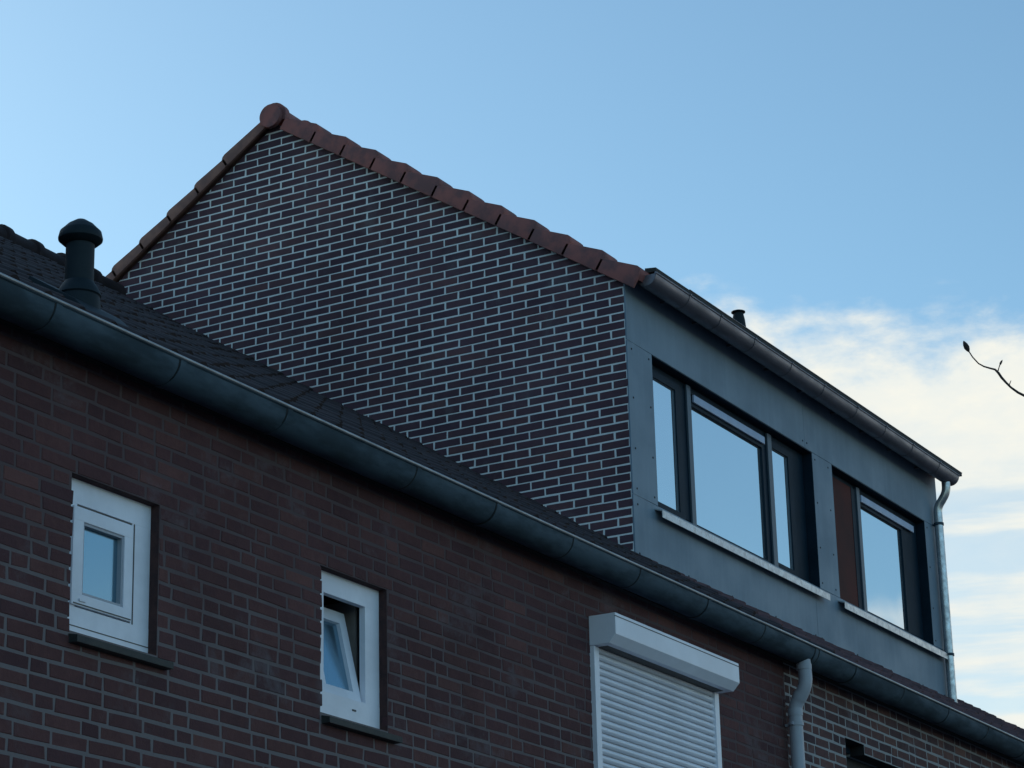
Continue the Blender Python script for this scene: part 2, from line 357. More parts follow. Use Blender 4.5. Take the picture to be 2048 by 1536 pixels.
# ------------------------------------------------------------------ pantiles
def tiles(bm, x0, x1, y0, z0, slope, length, sgn=1, pitch=.2, expo=.31, ns=10, lift=.032, roll=.038, seed=1):
    """sgn=+1: climbs towards +Y from (y0, z0); -1: climbs towards -Y"""
    rr = random.Random(seed)
    cs, sn = 1/math.hypot(1, slope), slope/math.hypot(1, slope)
    nt_ = int(round((x1-x0)/pitch)); p = (x1-x0)/nt_; rows = int(math.ceil(length/expo))
    def h(t):
        return roll*math.sin(math.pi*(t-.58)/.42) if t > .58 else -.010*math.sin(math.pi*t/.58)
    for i in range(rows):
        s0 = i*expo; s1 = min((i+1)*expo+.03, length); r0 = rr.uniform(-.004, .004)
        cols = []
        for c in range(nt_):
            dj = rr.uniform(-.006, .006); dl = rr.uniform(-.004, .005)
            cols.append((dj, dl))
        prev = None
        for c in range(nt_):
            dj, dl = cols[c]; strip = []
            for k in range(ns+1):
                t = k/ns; x = x0 + (c+t)*p; hh = h(min(t, .9999)) + r0
                tri = []
                for s, n in ((s0+dj, lift-.022+dl+hh), (s0+dj, lift+dl+hh), (s0+dj+.012, lift+.003+dl+hh), (s1, hh)):
                    yy = s*cs - n*sn; zz = s*sn + n*cs
                    tri.append(bm.verts.new((x, y0+sgn*yy, z0+zz)))
                strip.append(tri)
            for k in range(ns):
                a, b = strip[k], strip[k+1]
                for q in range(3): bm.faces.new((a[q], b[q], b[q+1], a[q+1]))
        prev = None

# =================================================================== THE PLACE
GZ = -1.6                                  # street level (camera at eye height, 0)
bm = bmesh.new(); bmesh.ops.create_grid(bm, x_segments=2, y_segments=2, size=600); bmesh.ops.translate(bm, verts=bm.verts, vec=(0, 0, GZ))
g = obj('ground', bm, MT['ground']); tag(g, 'paved street level below the terrace', None, None, 'structure')

YF = 6.2; YB = 17.5; RY, RZ = 11.84, 7.12  # front wall, rear wall, main ridge
EY, EZ, SL = 6.0, 3.455, .628              # eave line of the tiles
PX = 14.30                                 # party line of the two houses
GX = 14.80                                 # face of the raised gable
DX1 = 20.62                                # far end of the raised roof
H = .0636
ZP1 = 2.6045; ZP2 = 2.8906
SH = (11.84, 13.21, 1.2, 3.04)             # opening behind the shutter
W1 = (7.525, 8.070, 2.300, 2.925); W2 = (9.25, 9.785, 2.265, 2.925)

def house_shell(root, x0, x1, holes, bx0, bx1, zphase, bm_mat, mo_mat, seedz=1):
    """front wall (bricks over a mortar core), rear and side walls"""
    lo = 1.1
    bmw = bmesh.new(); wall_bricks(bmw, bx0, bx1, lo, 3.50, zphase, H, YF, holes, JZ=.0105, J=.0105)
    me = obj('brick_face', bmw, bm_mat, root)
    bmm = bmesh.new(); slab_with_holes(bmm, bx0, bx1, lo-.02, 3.50, YF+.002, YF+.30, [(a-.014 if a > bx0+1.5 or bx0 < 10 else a, b, c_, d_) for a, b, c_, d_ in holes])
    mo = obj('wall', bmm, mo_mat, root); me.parent = mo
    bmp = bmesh.new()
    box(bmp, x0, x1, YF, YF+.30, GZ, lo-.02)
    if bx0 - x0 > .05: box(bmp, x0, bx0, YF, YF+.30, lo-.02, 3.50)
    if x1 - bx1 > .05: box(bmp, bx1, x1, YF, YF+.30, lo-.02, 3.50)
    obj('lower_wall', bmp, MT['wall_plain'], root)
    bmr = bmesh.new(); box(bmr, x0, x1, YB-.3, YB, GZ, 3.5); obj('rear_wall', bmr, MT['wall_plain'], root)
    return mo

def frame_ring(bm, x0, x1, z0, z1, y0, y1, l, r, b, t, bev=.003):
    box(bm, x0, x1, y0, y1, z0, z0+b, bev); box(bm, x0, x1, y0, y1, z1-t, z1, bev)
    box(bm, x0, x0+l, y0+.0006, y1-.0006, z0+b-.0005, z1-t+.0005, bev*.0); box(bm, x1-r, x1, y0+.0006, y1-.0006, z0+b-.0005, z1-t+.0005, bev*.0)

# ------------------------------------------------------------------- near house
hA = empty('row_house', (4.0, YF, GZ), 'brown brick row house in front with two small white windows and a dark vent pipe', 'house')
house_shell(hA, -8.0, PX, [W1, W2, SH], 4.2, PX, ZP1, MT['brick_old'], MT['mortar_old'])
bm = bmesh.new(); prism(bm, [(YF, 3.5), (YB, 3.5), (RY, RZ-.1)], 'x', -8.0, -7.7)
obj('side_wall', bm, MT['wall_side'], hA)
bm = bmesh.new(); box(bm, PX-.12, PX+.12, YF+.3, YB-.3, GZ, 3.3); obj('party_wall', bm, MT['wall_side'], hA)
# rooms behind the openings
bm = bmesh.new()
box(bm, -7.6, PX-.15, YF+3.5, YF+3.6, GZ, 3.25); box(bm, -7.6, PX-.15, YF+.32, YF+3.5, 3.28, 3.34); box(bm, -7.6, PX-.15, YF+.32, YF+3.5, .9, 1.0)
obj('interior', bm, MT['dark'], hA)
# roof
LEN = (RY-EY)*math.hypot(1, SL)
bm = bmesh.new(); tiles(bm, 3.0, GX-.002, EY+.07, EZ+.04, SL, LEN-.08, 1, seed=3, lift=.020, roll=.026)
roofA = obj('roof', bm, MT['tile'], hA, smooth=50)
bm = bmesh.new()
yy0 = YF-.02
prism(bm, [(yy0, EZ+SL*(yy0-EY)-.05), (RY, RZ-.08), (YB+.2, RZ-.08-SL*(YB+.2-RY)), (YB+.2, RZ-.2-SL*(YB+.2-RY)), (RY, RZ-.2), (yy0, EZ+SL*(yy0-EY)-.17)], 'x', -8.0, GX-.01)
obj('roof_deck', bm, MT['wood'], roofA)
bm = bmesh.new(); tiles(bm, -8.0, GX-.002, YB+.2, EZ+SL*(YF-EY)-.1, SL, (YB+.2-RY)*math.hypot(1, SL), -1, ns=6, expo=.31, seed=5)
obj('rear_slope', bm, MT['tile'], roofA, smooth=50)
# ridge caps
def ridge_cap(x0, x1, cy, cz, r, name, parent, m_, closed=False):
    bm = bmesh.new(); seg = 14; rings = []
    for x, rr in ((x0, r+.022), (x0+.06, r+.020), (x0+.085, r), (x1, r-.004)):
        rings.append([bm.verts.new((x, cy-rr*1.08*math.cos(R(-25)+R(230)*k/seg), cz+rr*math.sin(R(-25)+R(230)*k/seg))) for k in range(seg+1)])
    for a, b in zip(rings, rings[1:]):
        for k in range(seg): bm.faces.new((a[k], a[k+1], b[k+1], b[k]))
    if closed: bm.faces.new(rings[0])
    else:
        inn = [bm.verts.new((x0, cy-(r-.006)*1.08*math.cos(R(-25)+R(230)*k/seg), cz+(r-.006)*math.sin(R(-25)+R(230)*k/seg))) for k in range(seg+1)]
        for k in range(seg): bm.faces.new((rings[0][k+1], rings[0][k], inn[k], inn[k+1]))
    return obj(name, bm, m_, parent, smooth=40)
x = GX; i = 0
while x > 9.5 and i < 26:
    ridge_cap(x-.37, x+.03, RY, RZ+.012+rnd.uniform(-.004, .004), .092, 'ridge_tile', roofA, MT['tile'])
    x -= .34; i += 1

# windows
def small_window(name, x0, x1, z0, z1, root, tilt=False):
    yf = YF+.045
    bm = bmesh.new(); gz = []
    iz0 = z0+.115; iz1 = z1-.099; ix0 = x0+.077; ix1 = x1-.119
    e = empty(name, (x0, yf, z0)); e.parent = root; e.location = Vector((x0, yf, z0))-root.location
    frame_ring(bm, x0-.02, x1+.02, z0, z1+.02, yf, yf+(.032 if tilt else .075), ix0-x0+.02, x1+.02-ix1, iz0-z0, z1+.02-iz1)
    obj('frame', bm, MT['white'], e)
    if not tilt:
        bm = bmesh.new(); frame_ring(bm, ix0-.030, ix1-.010, iz0+.004, iz1-.012, yf-.010, yf+.05, .062, .050, .048, .056, .004)
        sash = obj('sash', bm, MT['white'], e)
        bm = bmesh.new(); box(bm, ix0+.005, ix1-.02, yf+.018, yf+.030, iz0+.04, iz1-.04); obj('pane', bm, MT['glass_small'], e)
        bm = bmesh.new(); frame_ring(bm, ix0+.031, ix1-.059, iz0+.051, iz1-.067, yf-.004, yf+.02, .012, .012, .012, .012, .001); obj('glazing_bead', bm, MT['pvc'], e)
        bm = bmesh.new(); box(bm, ix1+.008, ix1+.014, yf-.0013, yf+.01, iz0-.002, iz1-.001); obj('gasket_shade_line', bm, MT['white_line'], e)  # dark strip on the frame face paints the shadow line beside the sash
        bm = bmesh.new(); box(bm, ix0-.03, ix1-.0005, yf+.004, yf+.012, iz1-.0115, iz1-.0005); obj('gasket_shade_line', bm, MT['white_line'], e); bm = bmesh.new(); box(bm, ix1-.0095, ix1-.0005, yf+.004, yf+.012, iz0, iz1-.012); obj('gasket_shade_line', bm, MT['white_line'], e); bm = bmesh.new(); box(bm, ix0-.02, ix1-.012, yf-.0115, yf-.009, iz0+.008, iz0+.013)
        obj('gasket_shade_line', bm, MT['white_line'], e); bm = bmesh.new(); box(bm, x0, x1, yf-.0015, yf+.01, z0+.036, z0+.040); obj('gasket_shade_line', bm, MT['white_line'], e)
        bm = bmesh.new(); box(bm, ix0+.012, ix0+.05, yf-.016, yf-.010, iz0+.022, iz0+.032, .002); obj('drain_cap', bm, MT['white'], e)
    else:
        h_ = iz1-iz0-.01; ang = R(12.5)
        Mx = Matrix.Translation((0, yf+.016, iz0+.002)) @ Matrix.Rotation(-ang, 4, 'X')
        bm = bmesh.new(); frame_ring(bm, ix0+.004, ix1-.006, 0, h_, 0, .055, .055, .055, .045, .058, .004)
        bmesh.ops.transform(bm, matrix=Mx, verts=bm.verts); obj('sash', bm, MT['white'], e)
        bm = bmesh.new(); box(bm, ix0+.04, ix1-.04, .02, .032, .03, h_-.03); bmesh.ops.transform(bm, matrix=Mx, verts=bm.verts); obj('pane', bm, MT['glass_small'], e)
        bm = bmesh.new()
        box(bm, x1-.085, x1-.07, yf+.075, yf+.30, iz0, iz1+.05); obj('inner_jamb', bm, MT['plaster'], e)
        bm = bmesh.new(); box(bm, x0+.05, x0+.065, yf+.075, yf+.30, iz0, iz1+.05); obj('inner_jamb', bm, MT['plaster'], e)
        bm = bmesh.new(); box(bm, x0+.305, x0+.335, yf-.003, yf+.001, z0+.062, z0+.070, .001); obj('drain_cap', bm, MT['white_line'], e)
    bm = bmesh.new(); box(bm, x1-.002, x1+.02, YF+.0035, yf+.001, z0-.03, z1+.004); box(bm, x0-.02, x1+.02, YF+.0035, yf+.001, z1-.001, z1+.02); obj('reveal', bm, MT['brick_plain'], e)
    bm = bmesh.new(); prism(bm, [(YF-.042, z0-.050), (YF+.10, z0-.050), (YF+.10, z0-.001), (YF+.044, z0-.004), (YF-.042, z0-.022)], 'x', x0-.005, x1+.055, .003)
    obj('sill', bm, MT['stone'], e)
    return e
small_window('window', *W1, hA)
wo2 = small_window('window', *W2, hA, True); wo2['label'] = 'small white window tilted open'

# roller shutter
rs = empty('roller_shutter', (11.765, YF, 1.2)); rs.parent = hA; rs.location = rs.location - hA.location
bm = bmesh.new(); prism(bm, [(YF-.001, 3.19), (6.041, 3.19), (6.041, 3.076), (6.082, 3.032), (YF-.001, 3.032)], 'x', 11.765, 13.292, .003); obj('shutter_box', bm, MT['shutter'], rs)
bm = bmesh.new(); box(bm, 11.763, 13.294, 6.0385, 6.046, 3.170, 3.1735); obj('box_joint', bm, MT['white_line'], rs); bm = bmesh.new(); box(bm, 11.82, 13.235, 6.12, 6.186, 3.0305, 3.0315); obj('box_joint', bm, MT['white_line'], rs)
for a in (11.768, 13.232):
    bm = bmesh.new(); box(bm, a, a+.055, YF-.026, YF+.03, 1.2, 3.031, .003); obj('guide_rail', bm, MT['shutter'], rs)
bm = bmesh.new(); z = 3.04; yb = YF-.004
while z > 1.2:
    pr = []
    for k in range(9):
        t = k/8
        pr.append((yb-.014*math.sin(math.pi*min(1, .06+t*.97))**.75, z-.0325*t))
    pr += [(yb+.005, z-.033), (yb+.005, z-.0385), (yb+.008, z-.0385), (yb+.008, z)]
    A = [bm.verts.new((11.82, p[0], p[1])) for p in pr]; B = [bm.verts.new((13.235, p[0], p[1])) for p in pr]
    for k in range(len(pr)-1): bm.faces.new((A[k], B[k], B[k+1], A[k+1]))
    z -= .0385
obj('slats', bm, MT['shutter'], rs, smooth=40)

# gutters along the eave
GY, GZc, GR = 6.075, 3.462, .095
JX = [4.0, 4.8, 5.58, 6.34, 7.12, 7.90, 8.66, 9.71, 10.44, 11.22, 11.97, 12.80, 13.57, 14.36, 14.94, 15.75, 16.57, 17.35, 18.15, 18.95, 19.75, 20.6]
def gutter(root, joints, start, end):
    e = empty('gutter', (start, GY, GZc)); e.parent = root; e.location = e.location - root.location
    xs = [start]+[j for j in joints if start+.05 < j < end-.05]+[end]
    for a, b in zip(xs, xs[1:]):
        bm = bmesh.new(); dz = rnd.uniform(-.003, .003)
        halfround(bm, a, b-.003, GY, GZc+dz, GR-.002, seg=20, bead=.010)
        halfround(bm, a, a+.035, GY, GZc+dz, GR+.0015, seg=20, bead=0)
        obj('gutter_section', bm, None, e, smooth=35, mats=[MT['zinc']])
        bm = bmesh.new(); halfround(bm, a-.008, a, GY, GZc, GR-.0006, seg=20, bead=0); obj('seam', bm, MT['seam'], e)
    bm = bmesh.new(); tube(bm, [(start, GY-GR-.003, GZc+.006), (end, GY-GR-.003, GZc+.006)], .0075, 12)
    obj('front_bead', bm, MT['zinc_edge'], e, smooth=60)
    bm = bmesh.new(); box(bm, start, end, YF-.035, YF-.001, 3.40, 3.52); obj('fascia_board', bm, MT['wood'], e)
    return e
gutter(hA, JX, -8.0, PX)

def downpipe(root, name, path, r, m_, clamps, mc, wall_y, px):
    e = empty(name, path[-1]); e.parent = root; e.location = e.location - root.location
    bm = bmesh.new(); tube(bm, path, r, 24); obj('pipe', bm, m_, e, smooth=50)
    for z in clamps:
        bm = bmesh.new(); y = path[-1][1]
        lathe(bm, px, y, [(r+.0005, z-.011), (r+.006, z-.011), (r+.006, z+.011), (r+.0005, z+.011)], 24)
        box(bm, px-.008, px+.008, y+r, wall_y, z-.007, z+.007); box(bm, px-r-.022, px-r+.002, y-.006, y+.006, z-.009, z+.009)
        obj('clamp', bm, mc, e, smooth=50)
    return e
def bend(p0, p1, p2, n=6):
    p0, p1, p2 = map(Vector, (p0, p1, p2)); return [tuple((1-t)**2*p0+2*t*(1-t)*p1+t*t*p2) for t in [k/n for k in range(n+1)]]
dx = 14.275
path = [(dx, 6.055, 3.39)] + bend((dx, 6.05, 3.30), (dx, 6.045, 3.235), (dx, 6.085, 3.18)) + bend((dx, 6.10, 3.16), (dx, 6.13, 3.12), (dx, 6.13, 3.07)) + [(dx, 6.13, 3.0), (dx, 6.13, GZ)]
dp = downpipe(hA, 'downpipe', path, .042, MT['pvc'], [3.005, 1.4, -.4], MT['pvc'], YF+.005, dx)
bm = bmesh.new()
bm.free()
for a_, b_, r0_ in (((dx, 6.055, 3.365), (dx, 6.055, 3.33), .047), ((dx, 6.082, 3.19), (dx, 6.104, 3.155), .0455), ((dx, 6.13, 3.10), (dx, 6.13, 3.055), .0455)):
    bm = bmesh.new(); tube(bm, [a_, b_], r0_, 24); obj('socket', bm, MT['pvc'], dp, smooth=50)

# vent pipe near the eave
vx, vy = 7.775, 6.415; vz = EZ+SL*(vy-EY)
vp = empty('vent_pipe', (vx, vy, vz)); vp.parent = hA; vp.location = vp.location - hA.location
bm = bmesh.new(); lathe(bm, vx, vy, [(.060, vz-.1), (.0595, vz+.27), (.060, vz+.33)]); obj('pipe', bm, MT['plastic'], vp, smooth=40)
bm = bmesh.new(); t0 = vz+.292
lathe(bm, vx, vy, [(.058, t0), (.072, t0+.004), (.0915, t0+.022), (.0925, t0+.030), (.086, t0+.058), (.078, t0+.066), (.068, t0+.076), (.054, t0+.091), (.046, t0+.096), (.022, t0+.112), (.003, t0+.119)]); obj('cap', bm, MT['plastic'], vp, smooth=35)
bm = bmesh.new()
lathe(bm, vx, vy, [(.096, vz-.10), (.090, vz+.03), (.086, vz+.062), (.092, vz+.068), (.088, vz+.082), (.074, vz+.108), (.061, vz+.128)])
prism(bm, [(vy-.22, vz-SL*.22+.02), (vy-.10, vz-SL*.10+.055), (vy+.14, vz+SL*.14+.055), (vy+.16, vz+SL*.16-.02), (vy-.22, vz-SL*.22-.03)], 'x', vx-.15, vx+.15, .006)
obj('collar', bm, MT['plastic'], vp, smooth=35)

# ------------------------------------------------------------------- raised house
hB = empty('raised_house', (PX, YF, GZ), 'brick house raised by one storey with grey clad dormer front and red verge tiles', 'house')
W3 = (15.215, 16.9, 1.5, 3.016); NT = (15.215, 15.53, 3.01, 3.080)
house_shell(hB, PX, DX1+.3, [W3, NT], PX, DX1+.3, ZP2, MT['brick_new'], MT['mortar_right'])
bm = bmesh.new(); box(bm, PX+.15, 20.5, YF+3.5, YF+3.6, GZ, 3.25); box(bm, PX+.15, 20.5, YF+.32, YF+3.5, 3.28, 3.34); box(bm, PX+.15, 20.5, YF+.32, YF+3.5, .9, 1.0)
obj('interior', bm, MT['dark'], hB)
e = empty('window', (15.2, YF+.1, 1.5)); e.parent = hB; e.location -= hB.location
bm = bmesh.new(); box(bm, 16.895, 16.92, YF+.0035, YF+.101, 1.5, 3.013); box(bm, 15.5605, 16.92, YF+.0035, YF+.101, 3.0135, 3.03); box(bm, 15.528, 15.56, YF+.0035, YF+.101, 3.0135, 3.0785); box(bm, 15.2, 15.56, YF+.0035, YF+.101, 3.079, 3.09); obj('reveal', bm, MT['seam'], e)
bm = bmesh.new(); frame_ring(bm, 15.18, 16.93, 1.5, 3.11, YF+.10, YF+.17, .07, .07, .07, .08); box(bm, 16.02, 16.08, YF+.10, YF+.17, 1.57, 3.02); obj('frame', bm, MT['anth'], e)
bm = bmesh.new(); box(bm, 15.24, 16.87, YF+.13, YF+.14, 1.56, 3.04); obj('pane', bm, MT['plastic'], e)
bm = bmesh.new(); prism(bm, [(YF-.02, 1.44), (YF+.1, 1.44), (YF+.1, 1.5), (YF-.02, 1.48)], 'x', 15.19, 16.95, .003); obj('sill', bm, MT['stone'], e)

# gable of the raised part
D = 7.43                                    # front plane of the dormer
A0, A1 = (7.427, 6.325), (10.17, 8.105); sR = (A1[1]-A0[1])/(A1[0]-A0[0])
B0, B1 = (10.446, 8.150), (11.878, 7.204); sL = (B1[1]-B0[1])/(B1[0]-B0[0])
GHh = .0603; GL = .2195; GP = 5.374
bm = bmesh.new(); lay = bm.verts.layers.float.new('tone')
zk = GP - 18*GHh; k = -18
while zk < 8.35:
    u = D + .012 - (GL/2 if k % 2 else 0) ; a, b = zk+.0049, zk+GHh-.0049
    while u < 12.9:
        p, q = u+.0066, u+GL-.0066
        p = max(p, D+.004)
        if q-p > .02: add_brick(bm, lay, min(1, max(0, rnd.gauss(.45, .2))), p, q, a, b, GX, .025, 'x', .0025, .0022)
        u += GL
    zk += GHh; k += 1
def cut(bm, co, no):
    bmesh.ops.bisect_plane(bm, geom=bm.verts[:]+bm.edges[:]+bm.faces[:], plane_co=co, plane_no=no, clear_outer=True)
cut(bm, (GX, A0[0], A0[1]), (0, -sR, 1)); cut(bm, (GX, B0[0], B0[1]), (0, -sL, 1))
gb = obj('brick_face', bm, MT['brick_gable'], hB)
ay = (A0[1]-sR*A0[0]-B0[1]+sL*B0[0])/(sL-sR); az = A0[1]+sR*(ay-A0[0])
bm = bmesh.new(); prism(bm, [(D+.004, 3.9), (D+.004, A0[1]+sR*(D-A0[0])), (ay, az-.004), (12.9, B0[1]+sL*(12.9-B0[0])), (12.9, 3.9)], 'x', GX+.0022, GX+.25)
gw = obj('gable_wall', bm, MT['mortar_gable'], hB); gb.parent = gw
# far gable, same outline
bm = bmesh.new(); prism(bm, [(D+.01, 3.9), (D+.01, A0[1]-.01), (ay, az-.01), (12.9, B0[1]+sL*(12.9-B0[0])-.01), (12.9, 3.9)], 'x', DX1-.25, DX1-.01); obj('far_gable_wall', bm, MT['wall_side'], hB)
bm = bmesh.new(); box(bm, PX, DX1+.3, YF+.3, YB-.3, GZ+.1, GZ+.2); obj('floor', bm, MT['dark'], hB)

# main roof strip below the dormer, rear slope and raised slopes
bm = bmesh.new(); tiles(bm, GX, DX1+.32, EY+.07, EZ+.005, SL, 1.9, 1, seed=9, roll=.045, lift=.026); roofB = obj('roof', bm, MT['tile_red'], hB, smooth=50)
bm = bmesh.new()
prism(bm, [(yy0, EZ+SL*(yy0-EY)-.05), (D+.3, EZ+SL*(D+.3-EY)-.05), (D+.3, EZ+SL*(D+.3-EY)-.15), (yy0, EZ+SL*(yy0-EY)-.17)], 'x', GX-.01, DX1+.32)
prism(bm, [(7.46, 6.325+sR*(7.46-A0[0])), (ay, az), (YB+.2, az+sL*(YB+.2-ay)), (YB+.2, az+sL*(YB+.2-ay)-.1), (ay, az-.1), (7.46, 6.225+sR*(7.46-A0[0]))], 'x', GX+.004, DX1)
obj('roof_deck', bm, MT['wood'], roofB)
bm = bmesh.new(); tiles(bm, GX+.12, DX1+.12, 7.30, 6.355+sR*(7.30-A0[0])+.01, sR, (ay-7.30)*math.hypot(1, sR), 1, ns=6, seed=11, pitch=.25); obj('raised_front_slope', bm, MT['tile_red'], roofB, smooth=50)
bm = bmesh.new(); tiles(bm, GX+.12, DX1+.12, YB+.2, az+sL*(YB+.2-ay)+.02, -sL, (YB+.2-ay)*math.hypot(1, sL), -1, ns=6, seed=13, pitch=.25); obj('raised_rear_slope', bm, MT['tile_red'], roofB, smooth=50)
bm = bmesh.new(); tube(bm, [(GX-.085, ay+.002, az+.036), (GX-.045, ay+.002, az+.036)], .093, 36); obj('ridge_end_cap', bm, MT['verge'], roofB, smooth=40)
x = GX-.043; first = True
while x < DX1:
    ridge_cap(x, x+.42, ay, az+.045, .088, 'ridge_tile', roofB, MT['verge'], closed=first); first = False; x += .38

# verge tiles: tilted, rounded at the lower end
def verge_tile(y0, z0, ang, length, sgn, parent):
    """starts at the upper end (y0,z0) on the wall line, runs down the slope"""
    du = Vector((0, -sgn*math.cos(ang), -math.sin(ang))); dn = Vector((0, -sgn*math.sin(ang), math.cos(ang)))
    prof = [(-.02, -.030 if sgn > 0 else .0), (-.02, .064 if sgn > 0 else .072)]
    L_ = length+.012; lw = 0 if sgn > 0 else .022
    prof += [(L_-.050, .120-lw), (L_-.024, .114-lw), (L_-.007, .098-lw), (L_, .072), (L_+.002, -.030 if sgn > 0 else .0)]
    bm = bmesh.new(); X0, X1 = GX-.062, GX+.13
    base = Vector((0, y0, z0))
    for a, b, lo in ((X0, X0+.022, 0), (X0+.0225, X1, 1)):
        pr = prof if not lo else [(u, max(n, .035)) for u, n in prof]
        A = [bm.verts.new(base+du*u+dn*n+Vector((a, 0, 0))) for u, n in pr]; B = [bm.verts.new(base+du*u+dn*n+Vector((b, 0, 0))) for u, n in pr]
        fs = [bm.faces.new(A), bm.faces.new(B[::-1])]
        for k in range(len(pr)): fs.append(bm.faces.new((A[k], B[k], B[(k+1) % len(pr)], A[(k+1) % len(pr)])))
        bmesh.ops.recalc_face_normals(bm, faces=fs)
    es = [e_ for e_ in bm.edges if all(v.co.x < X0+.001 for v in e_.verts)]
    bmesh.ops.bevel(bm, geom=es, offset=.007, segments=2, profile=.6, affect='EDGES')
    return obj('verge_tile', bm, MT['verge' if sgn > 0 else 'verge_brown'], parent, smooth=35)
angR = math.atan(sR); pitchR = (10.235-7.335)/11.0
for i in range(11):
    yy = 10.235 - i*pitchR; verge_tile(yy, A0[1]+sR*(yy-A0[0]), angR, pitchR/math.cos(angR), 1, roofB)
angL = math.atan(-sL)
yl = [10.42, 10.76, 11.02, 11.28, 11.54, 11.80, 12.06, 12.32, 12.58, 12.84]
for a_, b_ in zip(yl, yl[1:]): verge_tile(a_, B0[1]+sL*(a_-B0[0]), angL, (b_-a_)/math.cos(angL), -1, roofB)

# dormer cladding
cl_ = empty('dormer_cladding', (GX, D, 4.35)); cl_.parent = hB; cl_.location -= hB.location
O1 = (15.17, 17.93); O2 = (18.32, 20.335)
bm = bmesh.new(); slab_with_holes(bm, GX+.25, DX1-.25, 3.95, 6.40, D+.012, D+.25, [(O1[0]-.001, O1[1]+.001, 4.79, 5.896), (O2[0]-.001, O2[1]+.001, 4.79, 5.896)])
box(bm, GX+.006, GX+.2499, D+.012, D+.05, 3.95, 6.36); obj('backing', bm, MT['seam'], cl_)
def board(x0, x1, z0, z1, screws=()):
    bm = bmesh.new(); box(bm, x0+.0015, x1-.0015, D, D+.0115, z0+.0015, z1-.0015, .0015); b = obj('cladding_board', bm, MT['panel'], cl_)
    for sx, sz in screws:
        bm = bmesh.new(); bmesh.ops.create_cone(bm, cap_ends=True, segments=10, radius1=.0075, radius2=.0075, depth=.003, matrix=Matrix.Translation((sx, D-.001, sz)) @ Matrix.Rotation(R(90), 4, 'X'))
        obj('screw', bm, MT['seam'], cl_)
XR = 20.685
ZT, ZA, ZB_, ZC = 6.37, 5.892, 4.800, 4.33
cz_ = [ZA-.05, ZA-.40, ZA-.76, ZB_+.05]
board(GX-.002, 17.80, ZA, ZT); board(17.80, XR, ZA, ZT, [(17.84, ZA+.05), (17.76, ZA+.05)])
board(GX-.002, O1[0], ZB_, ZA, [(x_, z_) for x_ in (GX+.06, O1[0]-.05) for z_ in cz_])
board(O1[1], O2[0], ZB_, ZA, [(x_, z_) for x_ in (O1[1]+.05, O2[0]-.08) for z_ in cz_])
board(O2[1], XR, ZB_, ZA, [(O2[1]+.05, z_) for z_ in cz_])
board(GX-.002, 17.83, ZC, ZB_, [(x_, z_) for x_ in (GX+.06, 15.6, 16.3, 17.05, 17.78) for z_ in (ZB_-.06, ZC+.07)])
board(17.83, XR, ZC, ZB_, [(x_, ZC+.07) for x_ in (17.9, 18.6, 19.3, 20.0, 20.5)])
# reveals
REC_ = .08
bm = bmesh.new()
for a_, b_ in (O1, O2):
    box(bm, a_-.002, a_+.004, D+.002, D+REC_-.001, 4.79, 5.8955); box(bm, b_-.004, b_+.002, D+.002, D+REC_-.001, 4.79, 5.8955)
    box(bm, a_+.0045, b_-.0045, D+.002, D+REC_-.001, 5.885, 5.895)
obj('reveal', bm, MT['anth'], cl_)

REC = .08
def dwin(x0, x1, bays, strips, vents):
    """bays and light mullion strips along the frame face"""
    y = D+REC
    e = empty('dormer_window', (x0, y, 4.80)); e.parent = hB; e.location -= hB.location
    bm = bmesh.new(); frame_ring(bm, x0+.006, x1-.006, 4.80, 5.883, y, y+.07, .05, .05, .055, .05, .002)
    for (a_, b_, k_), (c_, d_, k2) in zip(bays, bays[1:]): box(bm, b_-.01, c_+.01, y-.004, y+.066, 4.856, 5.832)
    if bays[-1][1] < x1-.06: box(bm, bays[-1][1]-.01, x1-.057, y-.003, y+.066, 4.856, 5.832)
    obj('frame', bm, MT['anth'], e)
    for a_, b_ in strips:
        s = bmesh.new(); box(s, a_, b_, y-.022, y-.005, 4.81, 5.872, .004); obj('mullion', s, MT['anth_lite'], e)
    for a_, b_ in vents:
        s = bmesh.new(); box(s, a_, b_, y-.030, y-.0135, 5.762, 5.820, .006); obj('ventilation_strip', s, MT['vent'], e)
    for a_, b_, k_ in bays:
        if k_ == 'sash':
            s = bmesh.new(); frame_ring(s, a_, b_, 4.806, 5.838, y-.012, y+.04, .075, .075, .075, .055, .004); obj('sash', s, MT['anth'], e)
            s = bmesh.new(); frame_ring(s, a_+.060, b_-.060, 4.866, 5.799, y-.002, y+.01, .018, .018, .018, .018, .0); obj('glazing_bead', s, MT['anth_lite'], e)
            s = bmesh.new(); box(s, a_+.05, b_-.05, y+.006, y+.018, 4.85, 5.81); obj('pane', s, MT['glass'], e)
        elif k_ == 'fixed':
            s = bmesh.new(); box(s, a_-.01, b_+.01, y+.010, y+.022, 4.815, 5.80); obj('pane', s, MT['glass'], e)
            s = bmesh.new(); frame_ring(s, a_, b_, 4.822, 5.795, y-.010, y+.012, .012, .036, .033, .06, .002); obj('glazing_bead', s, MT['anth'], e)
        else:
            s = bmesh.new(); box(s, a_, b_-.085, y-.008, y+.03, 4.812, 5.845); obj('infill_panel', s, MT['red'], e)
            s = bmesh.new(); box(s, b_-.0845, b_, y-.011, y+.045, 4.812, 5.845); obj('frame_post', s, MT['anth'], e)
    bm = bmesh.new(); prism(bm, [(y+.01, 4.802), (D-.058, 4.752), (D-.058, 4.700), (D-.053, 4.700), (D-.053, 4.744), (y+.01, 4.792)], 'x', x0-.055, x1+.045 if x1 < 18 else x1+.16); obj('metal_sill', bm, MT['galv'], e)
    return e
